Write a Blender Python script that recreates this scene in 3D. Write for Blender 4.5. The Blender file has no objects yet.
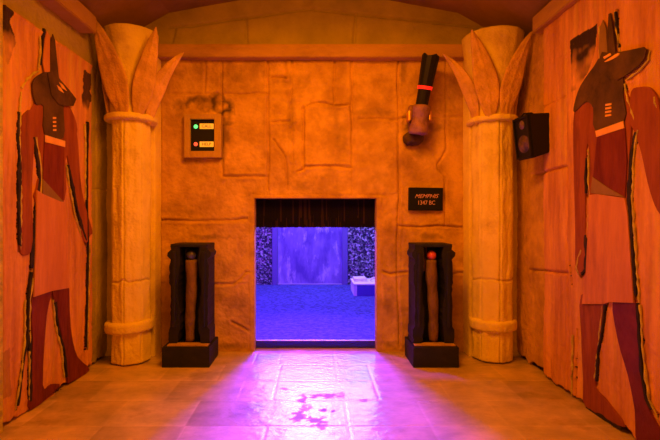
import bpy, bmesh, math, random
import numpy as np
from mathutils import Vector, Matrix, noise as mnoise
from mathutils.geometry import tessellate_polygon
random.seed(7)
F=440.0; CX=314.5; CY=218.0; H=1.09
C=bpy.context.scene.collection
def PX(px,py,Y): return Vector(((px-CX)/F*Y, Y, H+(CY-py)/F*Y))
def PS(px,py,X):                       # a point of a side wall plane
    Y=F*X/(px-CX); return (Y, H+(CY-py)/F*Y)
# ------------------------------------------------------------------ materials
def rgb(c): return (c[0],c[1],c[2],1)
def mat(name,c1,c2=None,c3=None,scale=4,rough=.8,bump=.0,bscale=60,stretch=(1,1,1),metal=0,emit=None,es=1,spec=.5,detail=6,lo=.35,hi=.65,ssc=None):
    m=bpy.data.materials.new(name); m.use_nodes=True; nt=m.node_tree; N=nt.nodes; L=nt.links
    b=N['Principled BSDF']; b.inputs['Roughness'].default_value=rough; b.inputs['Metallic'].default_value=metal
    b.inputs['Specular IOR Level'].default_value=spec
    b.inputs['Base Color'].default_value=rgb(c1)
    if emit:
        b.inputs['Emission Color'].default_value=rgb(emit); b.inputs['Emission Strength'].default_value=es
    tc=N.new('ShaderNodeTexCoord'); mp=N.new('ShaderNodeMapping'); mp.inputs['Scale'].default_value=stretch
    L.new(tc.outputs['Object'],mp.inputs['Vector'])
    if c2:
        n=N.new('ShaderNodeTexNoise'); n.inputs['Scale'].default_value=scale; n.inputs['Detail'].default_value=detail
        n.inputs['Roughness'].default_value=.62
        L.new(mp.outputs[0],n.inputs['Vector'])
        r=N.new('ShaderNodeValToRGB'); r.color_ramp.elements[0].position=lo; r.color_ramp.elements[1].position=hi
        r.color_ramp.elements[0].color=rgb(c1); r.color_ramp.elements[1].color=rgb(c2)
        L.new(n.outputs['Fac'],r.inputs[0]); out=r.outputs[0]
        if c3:
            n2=N.new('ShaderNodeTexNoise'); n2.inputs['Scale'].default_value=ssc or scale*.45; n2.inputs['Detail'].default_value=8
            n2.inputs['Roughness'].default_value=.7
            L.new(mp.outputs[0],n2.inputs['Vector'])
            r2=N.new('ShaderNodeValToRGB'); r2.color_ramp.elements[0].position=.54; r2.color_ramp.elements[1].position=.74
            L.new(n2.outputs['Fac'],r2.inputs[0])
            mx=N.new('ShaderNodeMix'); mx.data_type='RGBA'
            L.new(r2.outputs[0],mx.inputs['Factor']); L.new(out,mx.inputs['A']); mx.inputs['B'].default_value=rgb(c3)
            out=mx.outputs['Result']
        L.new(out,b.inputs['Base Color'])
    if bump:
        n3=N.new('ShaderNodeTexNoise'); n3.inputs['Scale'].default_value=bscale; n3.inputs['Detail'].default_value=5
        L.new(mp.outputs[0],n3.inputs['Vector'])
        bp=N.new('ShaderNodeBump'); bp.inputs['Strength'].default_value=bump; bp.inputs['Distance'].default_value=.012
        L.new(n3.outputs['Fac'],bp.inputs['Height']); L.new(bp.outputs[0],b.inputs['Normal'])
    return m
def dark_patched(m,attr='dark_patch',col=(.02,.012,.008),rough=None):
    """stains and other dark patches with shapes of their own, kept as a mesh attribute"""
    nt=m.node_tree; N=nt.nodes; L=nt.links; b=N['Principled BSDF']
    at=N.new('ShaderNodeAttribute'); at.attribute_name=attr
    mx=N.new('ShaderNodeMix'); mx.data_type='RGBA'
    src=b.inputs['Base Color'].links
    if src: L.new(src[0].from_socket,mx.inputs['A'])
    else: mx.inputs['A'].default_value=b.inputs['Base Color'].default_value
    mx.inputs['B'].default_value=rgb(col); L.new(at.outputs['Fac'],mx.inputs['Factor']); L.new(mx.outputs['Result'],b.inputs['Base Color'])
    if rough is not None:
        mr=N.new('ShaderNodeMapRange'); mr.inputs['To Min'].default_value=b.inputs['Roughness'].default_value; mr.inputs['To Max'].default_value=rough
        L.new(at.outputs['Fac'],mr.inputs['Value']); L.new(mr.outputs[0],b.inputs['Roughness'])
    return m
M={}
M['stucco']=dark_patched(mat('sandstone_stucco',(0.44,0.26,0.022),(0.70,0.44,0.038),(0.27,0.15,0.012),scale=6,rough=.85,bump=1.0,bscale=30,spec=.2,ssc=1.9))
M['lintel']=mat('lintel_stucco',(0.36,0.31,0.0374),(0.50,0.42,0.0484),(0.28,0.2,0.022),scale=3.5,rough=.9,bump=.6,spec=.2,bscale=45)
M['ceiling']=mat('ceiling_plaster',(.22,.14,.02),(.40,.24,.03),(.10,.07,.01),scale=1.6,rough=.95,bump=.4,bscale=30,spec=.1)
M['cornice']=mat('cornice_stucco',(.44,.27,.03),(.58,.36,.04),(.28,.16,.02),scale=5,rough=.85,bump=.7,bscale=40,stretch=(.4,.4,1),spec=.2)
M['column']=mat('column_stucco',(0.80,0.66,0.0594),(0.92,0.78,0.0836),(0.52,0.36,0.0396),scale=5,rough=.85,spec=.2,bump=.6,bscale=55)
M['leaf']=mat('leaf_plaster',(.56,.34,.04),(.80,.50,.06),(.40,.20,.03),scale=9,rough=.8,bump=.8,bscale=60,spec=.2)
M['panel']=dark_patched(mat('salmon_painted_board',(.50,.21,.035),(.82,.42,.06),(.70,.50,.03),scale=5,rough=.75,bump=.6,bscale=30,stretch=(2.6,2.6,.28),ssc=2.6,spec=.25))
M['black_gap']=mat('gap_black',(.012,.010,.008),(.035,.022,.01),scale=20,rough=.95)
M['body']=mat('umber_red_paint',(.22,.05,.006),(.36,.10,.01),(.10,.025,.004),scale=6,rough=.7,bump=.4,bscale=35,stretch=(2,2,.4),spec=.25)
M['torso']=mat('oxblood_paint',(.13,.016,.004),(.24,.04,.006),(.06,.01,.003),scale=6,rough=.65,bump=.4,bscale=35,stretch=(2,2,.5),spec=.25)
M['maroon']=mat('maroon_paint',(.13,.018,.014),(.20,.03,.018),(.07,.012,.01),scale=8,rough=.6,bump=.3,bscale=35,spec=.25)
M['dark']=mat('dark_brown_paint',(.06,.035,.006),(.13,.07,.01),(.025,.015,.004),scale=7,rough=.65,bump=.3,bscale=40,spec=.25)
M['kilt']=mat('ochre_red_paint',(0.56,0.21,0.0198),(0.7,0.3,0.0286),(0.36,0.11,0.011),scale=5,rough=.7,bump=.5,bscale=30,stretch=(2.2,2.2,.4))
M['band']=mat('orange_paint',(0.82,0.42,0.044),(0.9,0.52,0.055),scale=9,rough=.6,bump=.2)
M['olive']=mat('olive_brown_paint',(0.22,0.13,0.011),(0.3,0.18,0.0154),scale=9,rough=.6,bump=.2)
M['edge']=mat('raw_yellow_cut_edge',(.72,.62,.05),(.42,.36,.03),(.08,.06,.01),scale=18,rough=.8,bump=.6,bscale=60)
M['blackwood']=mat('black_painted_wood',(.012,.014,.010),(.02,.02,.013),(.035,.026,.015),scale=14,rough=.6,spec=.25,bump=.25,bscale=50)
M['wood']=mat('brown_staff_wood',(.13,.075,.015),(.26,.15,.025),(.05,.03,.008),scale=16,rough=.7,bump=1,bscale=70,stretch=(1,1,.4),spec=.2)
M['dust']=mat('dusty_wood_ledge',(0.34,0.2,0.022),(0.5,0.3,0.033),(0.1,0.06,0.0066),scale=12,rough=.8,bump=.3)
M['blackplastic']=mat('black_plastic',(.010,.011,.010),rough=.5,spec=.25)
M['signblack']=mat('sign_black',(.005,.008,.008),rough=.6,spec=.2)
M['signgold']=mat('sign_gold_lettering',(.72,.42,.2),rough=.5)
M['frame']=mat('box_frame_wood',(0.42,0.27,0.022),(0.54,0.36,0.0308),(0.3,0.18,0.0154),scale=10,rough=.6,bump=.4,stretch=(1,1,.4))
M['green']=mat('green_lamp',(.1,.8,.3),rough=.3,emit=(.10,1,.22),es=1.6)
M['red']=mat('red_lamp',(.8,.1,.05),rough=.3,emit=(1,.13,.05),es=1.0)
M['label']=mat('lit_yellow_label',(.8,.6,.15),rough=.5,emit=(1,.50,.03),es=.55)
M['ink']=mat('dark_ink',(.12,.05,.01),rough=.6)
M['redring']=mat('glowing_red_ring',(.8,.05,.02),rough=.4,emit=(1,.015,.008),es=.9)
M['sleeve']=mat('rust_brown_sleeve',(.34,.17,.19),(.22,.10,.10),(.08,.04,.03),scale=18,rough=.7,bump=.9,bscale=50)
M['brass']=mat('brass_bolt',(.9,.55,.25),rough=.3,metal=1)
M['cone']=mat('speaker_cone',(.03,.02,.01),(.2,.11,.06),scale=20,rough=.5)
M['floor']=dark_patched(mat('floor_stone',(.44,.34,.30),(.68,.48,.40),(.30,.21,.15),scale=6,rough=.21,bump=.28,bscale=26,stretch=(.7,1,1),spec=.55),'dark_patch',(.34,.2,.14),.8)
def grout(m):
    nt=m.node_tree;N=nt.nodes;L=nt.links;b=N['Principled BSDF']
    at=N.new('ShaderNodeAttribute'); at.attribute_name='tone'
    hsv=N.new('ShaderNodeHueSaturation'); L.new(at.outputs['Fac'],hsv.inputs['Value'])
    s=b.inputs['Base Color'].links[0].from_socket; L.new(s,hsv.inputs['Color']); L.new(hsv.outputs[0],b.inputs['Base Color'])
grout(M['floor'])
M['carpet']=mat('blue_grey_carpet',(.030,.042,.20),(.085,.10,.48),(.02,.03,.14),scale=26,rough=1,bump=1,bscale=90,lo=.38,hi=.62,ssc=9)
M['backdoor']=mat('pale_violet_door',(.13,.08,.42),(.34,.25,.66),(.8,.7,.9),scale=3.4,rough=.6,bump=.2,bscale=20,lo=.38,hi=.66,stretch=(1.6,1,.6),ssc=5)
M['doorframe']=mat('blue_violet_frame',(.16,.12,.40),rough=.6)
M['ledgestone']=mat('dark_ledgestone',(.03,.03,.07),(.85,.9,1),scale=30,rough=.3,bump=.6,bscale=60,lo=.47,hi=.66)
M['roomwall']=mat('back_room_wall',(.3,.28,.4),rough=.9)
M['riser']=mat('dark_violet_step',(.03,.03,.6),rough=.7,spec=.2)
M['white']=mat('white_cloth',(.92,.92,.95),(.8,.8,.86),scale=10,rough=.8,bump=.3)
M['benchfront']=mat('violet_bench_board',(.10,.08,.5),rough=.6)
M['curtain']=mat('black_fringe',(.008,.006,.005),rough=.9,spec=.1)
M['curtainb']=mat('brown_fringe',(.03,.016,.008),rough=.9,spec=.1)
M['strip']=mat('metal_edge_strip',(.45,.38,.6),rough=.35,metal=.4)
# ------------------------------------------------------------------ helpers
def tag(o,label=None,cat=None,group=None,kind=None):
    if label:o['label']=label
    if cat:o['category']=cat
    if group:o['group']=group
    if kind:o['kind']=kind
    return o
def empty(name,loc,label,cat,group=None):
    o=bpy.data.objects.new(name,None); C.objects.link(o); o.location=loc; o.empty_display_size=.1
    return tag(o,label,cat,group)
def link(name,me,mats,parent=None,smooth=False):
    o=bpy.data.objects.new(name,me); C.objects.link(o)
    if not isinstance(mats,(list,tuple)): mats=[mats]
    for m in mats: me.materials.append(m)
    if smooth:
        me.polygons.foreach_set('use_smooth',[True]*len(me.polygons))
    if parent:
        o.parent=parent
    return o
def frombm(name,bm,mats,parent=None,smooth=False,world=True):
    """world coordinates in, stored in the parent's local frame"""
    if parent is not None and world:
        p=parent; loc=Vector((0,0,0))
        while p is not None: loc+=p.location; p=p.parent
        bmesh.ops.translate(bm,vec=-loc,verts=bm.verts)
    bmesh.ops.recalc_face_normals(bm,faces=bm.faces)
    me=bpy.data.meshes.new(name); bm.to_mesh(me); bm.free()
    return link(name,me,mats,parent,smooth)
def box(bm,x0,x1,y0,y1,z0,z1,bev=0,mi=0,jit=0):
    vs=[bm.verts.new((x,y,z)) for x in(x0,x1) for y in(y0,y1) for z in(z0,z1)]
    if jit:
        for v in vs: v.co+=Vector([random.uniform(-jit,jit) for _ in range(3)])
    q=[(0,1,3,2),(4,6,7,5),(0,4,5,1),(2,3,7,6),(0,2,6,4),(1,5,7,3)]
    fs=[bm.faces.new([vs[i] for i in f]) for f in q]
    for f in fs: f.material_index=mi
    if bev:
        es=set(e for f in fs for e in f.edges)
        r=bmesh.ops.bevel(bm,geom=list(es),offset=bev,segments=2,affect='EDGES',profile=.6)
        for f in r['faces']: f.material_index=mi
    return fs
def prism(bm,pts,n,mi=0,bev=0):
    """pts: 3D outline, n: thickness vector"""
    a=[bm.verts.new(p) for p in pts]; b=[bm.verts.new(Vector(p)+n) for p in pts]
    k=len(pts); fs=[]
    for t in tessellate_polygon([[Vector(p) for p in pts]]):
        try: fs+=[bm.faces.new([a[i] for i in t]),bm.faces.new([b[i] for i in t[::-1]])]
        except ValueError: pass
    for i in range(k): fs.append(bm.faces.new([a[i],b[i],b[(i+1)%k],a[(i+1)%k]]))
    for f in fs: f.material_index=mi
def tube(bm,pts,rad,seg=10,mi=0,cap=True):
    pts=[Vector(p) for p in pts]; rings=[]
    if not isinstance(rad,(list,tuple)): rad=[rad]*len(pts)
    for i,p in enumerate(pts):
        t=(pts[min(i+1,len(pts)-1)]-pts[max(i-1,0)]).normalized()
        u=t.cross(Vector((.12,.97,.2))).normalized(); w=t.cross(u).normalized()
        rings.append([bm.verts.new(p+rad[i]*(math.cos(a)*u+math.sin(a)*w)) for a in [2*math.pi*k/seg for k in range(seg)]])
    for i in range(len(rings)-1):
        for k in range(seg):
            f=bm.faces.new([rings[i][k],rings[i][(k+1)%seg],rings[i+1][(k+1)%seg],rings[i+1][k]]); f.material_index=mi
    if cap:
        bm.faces.new(rings[0][::-1]).material_index=mi; bm.faces.new(rings[-1]).material_index=mi
    return rings
_tab={}
def vn(u,v,scale,seed):
    """smooth value noise, -1..1"""
    if seed not in _tab: _tab[seed]=np.random.RandomState(seed).rand(128,128)*2-1
    T=_tab[seed]; x=u*scale+50; y=v*scale+50; xi=np.floor(x).astype(int); yi=np.floor(y).astype(int)
    fx=x-xi; fy=y-yi; fx=fx*fx*(3-2*fx); fy=fy*fy*(3-2*fy)
    g=lambda a,b:T[a%128,b%128]
    return (g(xi,yi)*(1-fx)+g(xi+1,yi)*fx)*(1-fy)+(g(xi,yi+1)*(1-fx)+g(xi+1,yi+1)*fx)*fy
def fbm(u,v,s,seed,o=3): return sum(vn(u,v,s*2**i,seed+i)/2**i for i in range(o))
def dist(u,v,poly):
    d=np.full(u.shape,9.)
    for (a,b),(c,e) in zip(poly[:-1],poly[1:]):
        L2=(c-a)**2+(e-b)**2+1e-12; t=np.clip(((u-a)*(c-a)+(v-b)*(e-b))/L2,0,1)
        d=np.minimum(d,np.hypot(u-a-t*(c-a),v-b-t*(e-b)))
    return d
def inpoly(u,v,poly):
    r=np.zeros(u.shape,bool); n=len(poly)
    for i in range(n):
        (x1,y1),(x2,y2)=poly[i],poly[(i+1)%n]
        if y1==y2: continue
        c=((y1>v)!=(y2>v))&(u<(x2-x1)*(v-y1)/(y2-y1)+x1); r^=c
    return r
def surf(name,P,keep,mats,mi=None,attrs={},parent=None,smooth=True,wrapu=False):
    """P: (nu,nv,3) grid of points -> mesh"""
    nu,nv=P.shape[:2]; idx=np.arange(nu*nv).reshape(nu,nv)
    if wrapu: idx=np.vstack([idx,idx[:1]])
    a=idx[:-1,:-1];b=idx[1:,:-1];c=idx[1:,1:];d=idx[:-1,1:]
    q=np.stack([a,b,c,d],-1).reshape(-1,4)
    k=np.ones(len(q),bool) if keep is None else keep.reshape(-1)
    q=q[k]
    me=bpy.data.meshes.new(name); me.vertices.add(nu*nv); me.vertices.foreach_set('co',P.reshape(-1).astype(np.float32))
    me.loops.add(q.size); me.loops.foreach_set('vertex_index',q.reshape(-1).astype(np.int32))
    me.polygons.add(len(q)); me.polygons.foreach_set('loop_start',np.arange(0,q.size,4,dtype=np.int32))
    me.polygons.foreach_set('loop_total',np.full(len(q),4,np.int32))
    if mi is not None: me.polygons.foreach_set('material_index',mi.reshape(-1)[k].astype(np.int32))
    me.update(calc_edges=True)
    for n,A in attrs.items():
        at=me.attributes.new(n,'FLOAT','POINT'); at.data.foreach_set('value',A.reshape(-1).astype(np.float32))
    return link(name,me,mats,parent,smooth)
def cellmask(A): return (A[:-1,:-1]+A[1:,:-1]+A[1:,1:]+A[:-1,1:])/4
# ------------------------------------------------------------------ setting: floor
XW=1.64; YB=3.6
OX0,OX1,OZ=-.495,.511,1.254
us=np.linspace(-1.72,1.70,430); vs=np.linspace(2.0,3.75,300); U,V=np.meshgrid(us,vs,indexing='ij')
rows=[(1.98,2.305,[-1.54,-1.11,-.68,-.25,.179,.61,1.04,1.47]),
      (2.305,2.63,[-1.54,-1.11,-.68,-.037,.179,.611,1.02,1.45]),
      (2.63,2.95,[-1.35,-.9,-.46,-.25,.39,.82,1.25]),
      (2.95,3.27,[-1.5,-1.05,-.66,-.25,.157,.39,.86,1.3]),
      (3.27,3.6,[-1.35,-.9,-.46,-.265,.157,.6,1.05]),(3.6,3.9,[-1.2,-.3,.3,1.2])]
D=np.full(U.shape,9.); tone=np.ones(U.shape)
Uw=U+.002*vn(U,V,9,11); Vw=V+.002*vn(U,V,9,12)
for r,(a,b,xs) in enumerate(rows):
    D=np.minimum(D,np.abs(Vw-b))
    inr=(Vw>=a)&(Vw<b); ci=np.zeros(U.shape,int)
    for x in xs:
        D=np.where(inr,np.minimum(D,np.abs(Uw-x)),D); ci+=(Uw>x)
    rt=np.random.RandomState(r+5).rand(12)*.34+.80
    tone=np.where(inr,rt[np.clip(ci,0,11)],tone)
g=np.exp(-(D/.006)**2)
Hf=-.0018*g+.0012*fbm(U,V,5,21,4)
tone=tone+g*.12
st=np.zeros(U.shape)
def FP(px,py): Y=F*H/(py-CY); return ((px-CX)/F*Y,Y)
def blob(cx,cy,rx,ry,a):
    global st
    x,y=FP(cx,cy); x1,_=FP(cx+rx,cy); _,y1=FP(cx,cy-ry)
    q=((U-x)/(x1-x))**2+((V-y)/(y1-y))**2
    n=fbm(U,V,24,40,4)*1.1
    st=np.maximum(st,a*np.clip((1.35-q-np.abs(n)*1.5)*2.2,0,1))
for b_ in [(325,396,22,3,1),(303,399,6,5,.9),(284,389,5,1.5,.8),(324,410,5,2,1),(333,411,4,1.6,1),(364,400,6,2.5,.9),(297,416,10,6,.8),(316,421,14,6,.8),(306,409,8,5,.6),(322,426,6,4,.7),(378,429,8,3,.6),(341,395,5,4,.6),(428,402,10,2,.3)]: blob(*b_)
P=np.stack([U,V,Hf],-1)
surf('floor',P,None,[M['floor']],attrs={'dark_patch':st,'tone':tone})
bpy.data.objects['floor']['kind']='structure'
bm=bmesh.new(); box(bm,-1.72,1.70,-1.5,2.0,-.03,.0)
o=frombm('floor',bm,M['floor']); o['kind']='structure'; 
at=o.data.attributes.new('tone','FLOAT','POINT'); at.data.foreach_set('value',[1.0]*len(o.data.vertices))
# ------------------------------------------------------------------ back wall with carved joints
def bw(px,py): return ((px-CX)/F*YB, H+(CY-py)/F*YB)
G=[[(222,57),(222,177)],[(268,57),(268,196)],[(160,93.5),(205,94),(268,93.5)],[(224,177),(268,177)],
   [(285,57),(285,78)],[(272,78),(286,78)],[(292,60),(291,105),(293,160)],[(303,108),(304,170)],
   [(303,110),(312,104),(322,103),(334,106),(351,105)],[(305,167),(320,166),(352,168)],[(352,57),(352.5,197)],
   [(272,123),(290,122)],[(273,140),(285,158),(287,190)],[(297,172),(304,169)],
   [(359,119),(378,119),(399,120)],[(398,57),(399,195),(397,240),(399,347)],[(428,60),(428,66)],
   [(446,62),(446,150),(437,164),(438,170),(445,178),(445,226)],[(398,226),(420,227),(445,226),(472,227)],
   [(380,270),(390,274),(407,272)],[(452,274),(460,272),(470,275)],
   [(160,220),(200,221),(253,219)],[(160,60),(160,350)],[(214,284),(232,284),(240,279),(246,272),(251,271)],
   [(232,322),(240,326),(252,334)],[(250,196),(380,196)],[(399,118),(472,116)],[(472,60),(471,300)],[(205,60),(205,92)],[(334,60),(334,104)]]
us=np.linspace(-1.70,1.68,600); vs=np.linspace(-.02,2.42,430); U,V=np.meshgrid(us,vs,indexing='ij')
Uw=U+.006*vn(U,V,7,3)+.003*vn(U,V,25,5); Vw=V+.006*vn(U,V,7,4)+.003*vn(U,V,25,6)
HH=.007*fbm(U,V,2.6,31,2)+.003*fbm(U,V,14,33,3)+.0016*fbm(U,V,44,37,2)
for k,g_ in enumerate(G):
    d=dist(Uw,Vw,[bw(*p) for p in g_]); w=[.0075,.008,.006][k%3]; dp=[.020,.024,.015,.018][k%4]
    dp=dp*np.clip(.75+.6*vn(U,V,4,15+k%5),.25,1.2); HH-=dp*np.exp(-(d/w)**2); HH+=.0045*np.exp(-((d-.022)/.014)**2)
# proud stone blocks
for (a,b,c,d_,h_) in [(304,106,351,166,.010),(224,96,267,176,.006),(161,222,250,283,.007),(402,230,470,272,.006),(355,121,397,194,.006),(287,60,350,102,.005)]:
    x0,z1=bw(a,b); x1,z0=bw(c,d_)
    e=np.minimum(np.minimum(Uw-x0,x1-Uw),np.minimum(Vw-z0,z1-Vw)); HH+=h_*np.clip(e/.012,0,1)
# flat surround strip of the opening
xa,za=bw(249,194); xb,_=bw(382,194)
s=np.clip((np.minimum(Uw-xa,xb-Uw))/.01,0,1)*np.clip((za-Vw)/.01,0,1); HH=HH*(1-s)+.006*s+.004*s*vn(U,V,9,8)
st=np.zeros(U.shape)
def dark_patch(st,U,V,x,z,rx,rz,a,seed=50):
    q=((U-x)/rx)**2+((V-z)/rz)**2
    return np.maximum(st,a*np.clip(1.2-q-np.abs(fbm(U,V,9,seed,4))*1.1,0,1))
for (px,py,rx,rz,a) in [(197,102,20,9,.75),(214,103,20,11,.85),(226,112,10,20,.9),(225,135,7,22,.5),(182,104,10,10,.5),(222,150,6,16,.4),(300,80,26,10,.3),(340,130,9,26,.3),(370,112,26,6,.35),(292,120,6,30,.35),(240,75,26,8,.25),(185,72,20,8,.25),(430,82,22,16,.3),(403,70,5,20,.35),(380,180,10,20,.25),(180,208,20,10,.3),(240,300,10,14,.3),(390,300,8,20,.3),(300,185,16,8,.25),(190,160,14,5,.35),(181,118,6,9,.3),(290,63,7,4,.4),(413,126,10,16,.75),(420,138,14,16,.55),(434,126,12,7,.5),(425,155,14,14,.3),(408,110,6,12,.35),(262,200,10,3,.2),(213,237,22,4,.5),(428,236,24,4,.4),(165,110,6,50,.16),(450,90,8,30,.2),(240,346,25,5,.4),(390,344,15,5,.4)]:  # dirt and aged-paint stains, with patches that also darken the wall top
    x,z=bw(px,py); st=dark_patch(st,U,V,x,z,rx/122,rz/122,a,50+int(px)%7)
keep=~((cellmask(U)>OX0)&(cellmask(U)<OX1)&(cellmask(V)<OZ))
P=np.stack([U,YB-HH,V],-1)
o=surf('wall_back',P,keep,[M['stucco']],attrs={'dark_patch':st}); o['kind']='structure'
# reveal of the low opening
bm=bmesh.new()
box(bm,OX0-.05,OX0+.004,YB+.0,YB+.10,0,OZ+.05,.003); box(bm,OX1-.004,OX1+.05,YB+.0,YB+.10,0,OZ+.05,.003); box(bm,OX0-.05,OX1+.05,YB+.0,YB+.10,OZ-.004,OZ+.06,.003)
o=frombm('trim_1',bm,M['stucco']); o['kind']='structure'
# upper lintel wall above the cornice, shallow gable joints
us=np.linspace(-1.70,1.68,420); vs=np.linspace(2.40,3.0,90); U,V=np.meshgrid(us,vs,indexing='ij')
HH=.005*fbm(U,V,3,61,3)
for g_ in [[(170,28),(190,26),(315,8.5)],[(315,10),(360,15),(480,28)],[(246,19),(247,44)],[(356,14),(354,44)],[(175,30),(172,42)]]:
    d=dist(U,V+.004*vn(U,V,9,4),[bw(*p) for p in g_]); HH-=.022*np.exp(-(d/.010)**2)
P=np.stack([U,YB-.01-HH,V],-1); o=surf('wall_back',P,None,[M['lintel']]); o['kind']='structure'
# cornice beams
def beam(name,x0,x1,y0,y1,z0,z1,axis):
    n=110; bm=bmesh.new(); prof=None
    box(bm,x0,x1,y0,y1,z0,z1)
    bmesh.ops.subdivide_edges(bm,edges=[e for e in bm.edges if abs((e.verts[0].co-e.verts[1].co)[axis])>.5],cuts=90)
    for v in bm.verts:
        p=v.co; n_=mnoise.noise(p*5)+.5*mnoise.noise(p*17)
        v.co+=Vector((0 if axis==0 else n_*.004,0 if axis==1 else n_*.004,n_*.004))
    bmesh.ops.bevel(bm,geom=[e for e in bm.edges if len(e.link_faces)==2 and e.calc_face_angle()>1],offset=.006,segments=2,affect='EDGES')
    o=frombm(name,bm,M['cornice']); o['kind']='structure'; return o
beam('trim_2',-1.66,1.64,3.515,3.64,2.378,2.482,0)
beam('trim_3',-1.70,-1.53,-1.45,3.09,2.385,2.50,1)
beam('trim_4',1.53,1.70,-1.45,3.09,2.385,2.50,1)
# ceiling: shallow gable with steeper outer bays
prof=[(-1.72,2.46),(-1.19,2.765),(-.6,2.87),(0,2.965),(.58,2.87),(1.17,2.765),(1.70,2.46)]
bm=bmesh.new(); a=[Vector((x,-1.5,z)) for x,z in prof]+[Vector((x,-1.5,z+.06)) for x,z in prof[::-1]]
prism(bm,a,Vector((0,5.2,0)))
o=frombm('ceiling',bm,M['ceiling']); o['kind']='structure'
# wall behind the camera
bm=bmesh.new(); box(bm,-1.72,1.70,-1.56,-1.5,-.02,3.0); o=frombm('wall_front',bm,M['stucco']); o['kind']='structure'
# ------------------------------------------------------------------ side walls
def sidewall(name,sg,X0,gaps,grooves,upper,Yp,zp,patches,seed):
    """relief wall: boards with open jagged gaps, their recessed faces coloured black"""
    ys=np.concatenate([np.linspace(-1.5,2.0,12),np.linspace(2.02,3.62,330)]); zs=np.linspace(-.01,2.46,440)
    U,V=np.meshgrid(ys,zs,indexing='ij')
    Uw=U+.006*vn(U,V,6,seed)+.004*vn(U,V,30,seed+1); Vw=V+.005*vn(U,V,6,seed+2)
    HH=.004*fbm(U,V,3,seed+3,2)+.0025*vn(U*2.5,V*.35,12,seed+4)+.002*vn(U,V,40,seed+9)+.0015*vn(U,V,70,seed+11)
    # board face stands 3 cm proud below its top edge and up to its end
    e=np.minimum(zp-Vw,Yp-Uw); HH+=.03*np.clip(e/.006,0,1)+.008*np.exp(-((zp-.02-Vw)/.014)**2)
    for g_,w,dp in grooves:
        d=dist(Uw,Vw,g_); HH-=dp*np.exp(-(d/w)**2)
    blk=np.zeros(U.shape)
    for g_,w0 in gaps:
        d=dist(Uw,Vw,g_); w=w0*(1+.75*fbm(U,V,11,seed+6,3)); c=np.clip((w-d)/.004+.5,0,1)
        HH=HH*(1-c)+(-.035)*c; blk=np.maximum(blk,c)
        HH+=np.where(c<.5,.004*np.exp(-((d-w)/.010)**2),0)
    rag=.018+.02*fbm(U,V*0,14,seed+7,3); c=np.clip((rag-V)/.004+.5,0,1); blk=np.maximum(blk,c*.9); HH=HH*(1-c)-.03*c
    X=sg*(X0)-sg*HH
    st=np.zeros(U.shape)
    for poly,a,dr in patches:
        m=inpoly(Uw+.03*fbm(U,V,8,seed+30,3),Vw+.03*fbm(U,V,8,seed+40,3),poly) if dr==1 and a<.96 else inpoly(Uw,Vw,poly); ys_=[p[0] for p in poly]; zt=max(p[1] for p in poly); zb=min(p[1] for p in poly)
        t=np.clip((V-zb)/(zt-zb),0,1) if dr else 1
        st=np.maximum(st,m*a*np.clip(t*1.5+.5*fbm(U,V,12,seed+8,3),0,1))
    P=np.stack([X,U,V],-1)
    mi=np.where(cellmask(blk)>.5,1,np.where((cellmask(V)>zp)|(cellmask(U)>Yp),2,0))  # recessed gap and ragged base faces get the black colour
    o=surf(name,P,None,[M['panel'],M['black_gap'],upper],mi=mi,attrs={'dark_patch':st}); o['kind']='structure'
    return o
XL=-1.61; XR=1.57
L=lambda *pts:[PS(x,y,XL) for x,y in pts]
R=lambda *pts:[PS(x,y,XR) for x,y in pts]
gapsL=[(L((17,112),(16,138),(18,160),(17,205),(19,250)),.010),(L((32,137),(37,165),(38,180),(35,205),(31,250),(30,272)),.013),
       (L((67,165),(71,185),(76,210),(82,232),(86,243)),.011),(L((87,122),(86,160),(86,205),(87,243),(86,300),(85,350)),.009),
       (L((30,272),(27,300),(26,340),(22,360),(16,410)),.008),(L((28,330),(29,360),(29,405)),.010),
       (L((54,302),(57,330),(63,350),(66,380)),.008),(L((43,29),(41,48),(39,68)),.009),(L((29,411),(60,387),(88,372)),.010),(L((4,0),(4,30)),.010)]
groovesL=[(L((2,0),(2,430)),.008,.02),([(2.9,0),(2.9,2.2)],.004,.006),([(3.3,.3),(3.31,2.2)],.01,.008),([(3.22,1.3),(3.5,1.31)],.006,.01)]
patchL=[(L((2,8),(12,8),(16,40),(8,60),(3,50)),.95,1),(L((84,70),(92,74),(93,98),(88,120),(84,100)),.9,1),(L((1,355),(10,348),(12,395),(2,400)),.35,0),(L((96,40),(100,44),(103,100),(98,90)),.3,1)]  # dark patches on the left boards, most fading downwards
sidewall('wall_left',-1,1.64,gapsL,groovesL,M['lintel'],3.19,2.205,patchL,100)
gapsR=[(R((588,158),(587,178),(588,197)),.008),(R((587,235),(588,255),(587,270),(581,276)),.010),(R((638,132),(634,150),(632,175),(631,200),(634,250),(638,300)),.012),
       (R((639,303),(641,335),(643,370),(648,398),(656,415)),.009),(R((607,303),(604,330),(599,355),(598,385)),.007),(R((588,408),(605,418),(626,430)),.010),(R((577,330),(576,398)),.008),(R((659,110),(658,124)),.012),
       (R((617,12),(619,35),(622,52)),.007),(R((624,83),(628,92)),.006),(R((570,262),(571,285)),.005)]
groovesR=[(R((566,60),(567,393)),.007,.014),(R((528,175),(548,171),(566,166)),.008,.02),(R((526,270),(545,271),(566,273)),.009,.022),(R((527,117),(565,96)),.005,.01),([(3.05,0),(3.06,2.3)],.008,.012),(R((604,0),(604,20)),.005,.01)]
patchR=[(R((570,40),(597,24),(595,50),(590,68),(580,86),(572,92)),.97,1),(R((550,14),(562,2),(560,10),(552,20)),.5,0),(R((516,60),(524,60),(522,80)),.3,0)]  # slanted dark patch on the right boards, fading downwards
sidewall('wall_right',1,1.60,gapsR,groovesR,M['stucco'],3.02,2.9,patchR,200)
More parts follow.
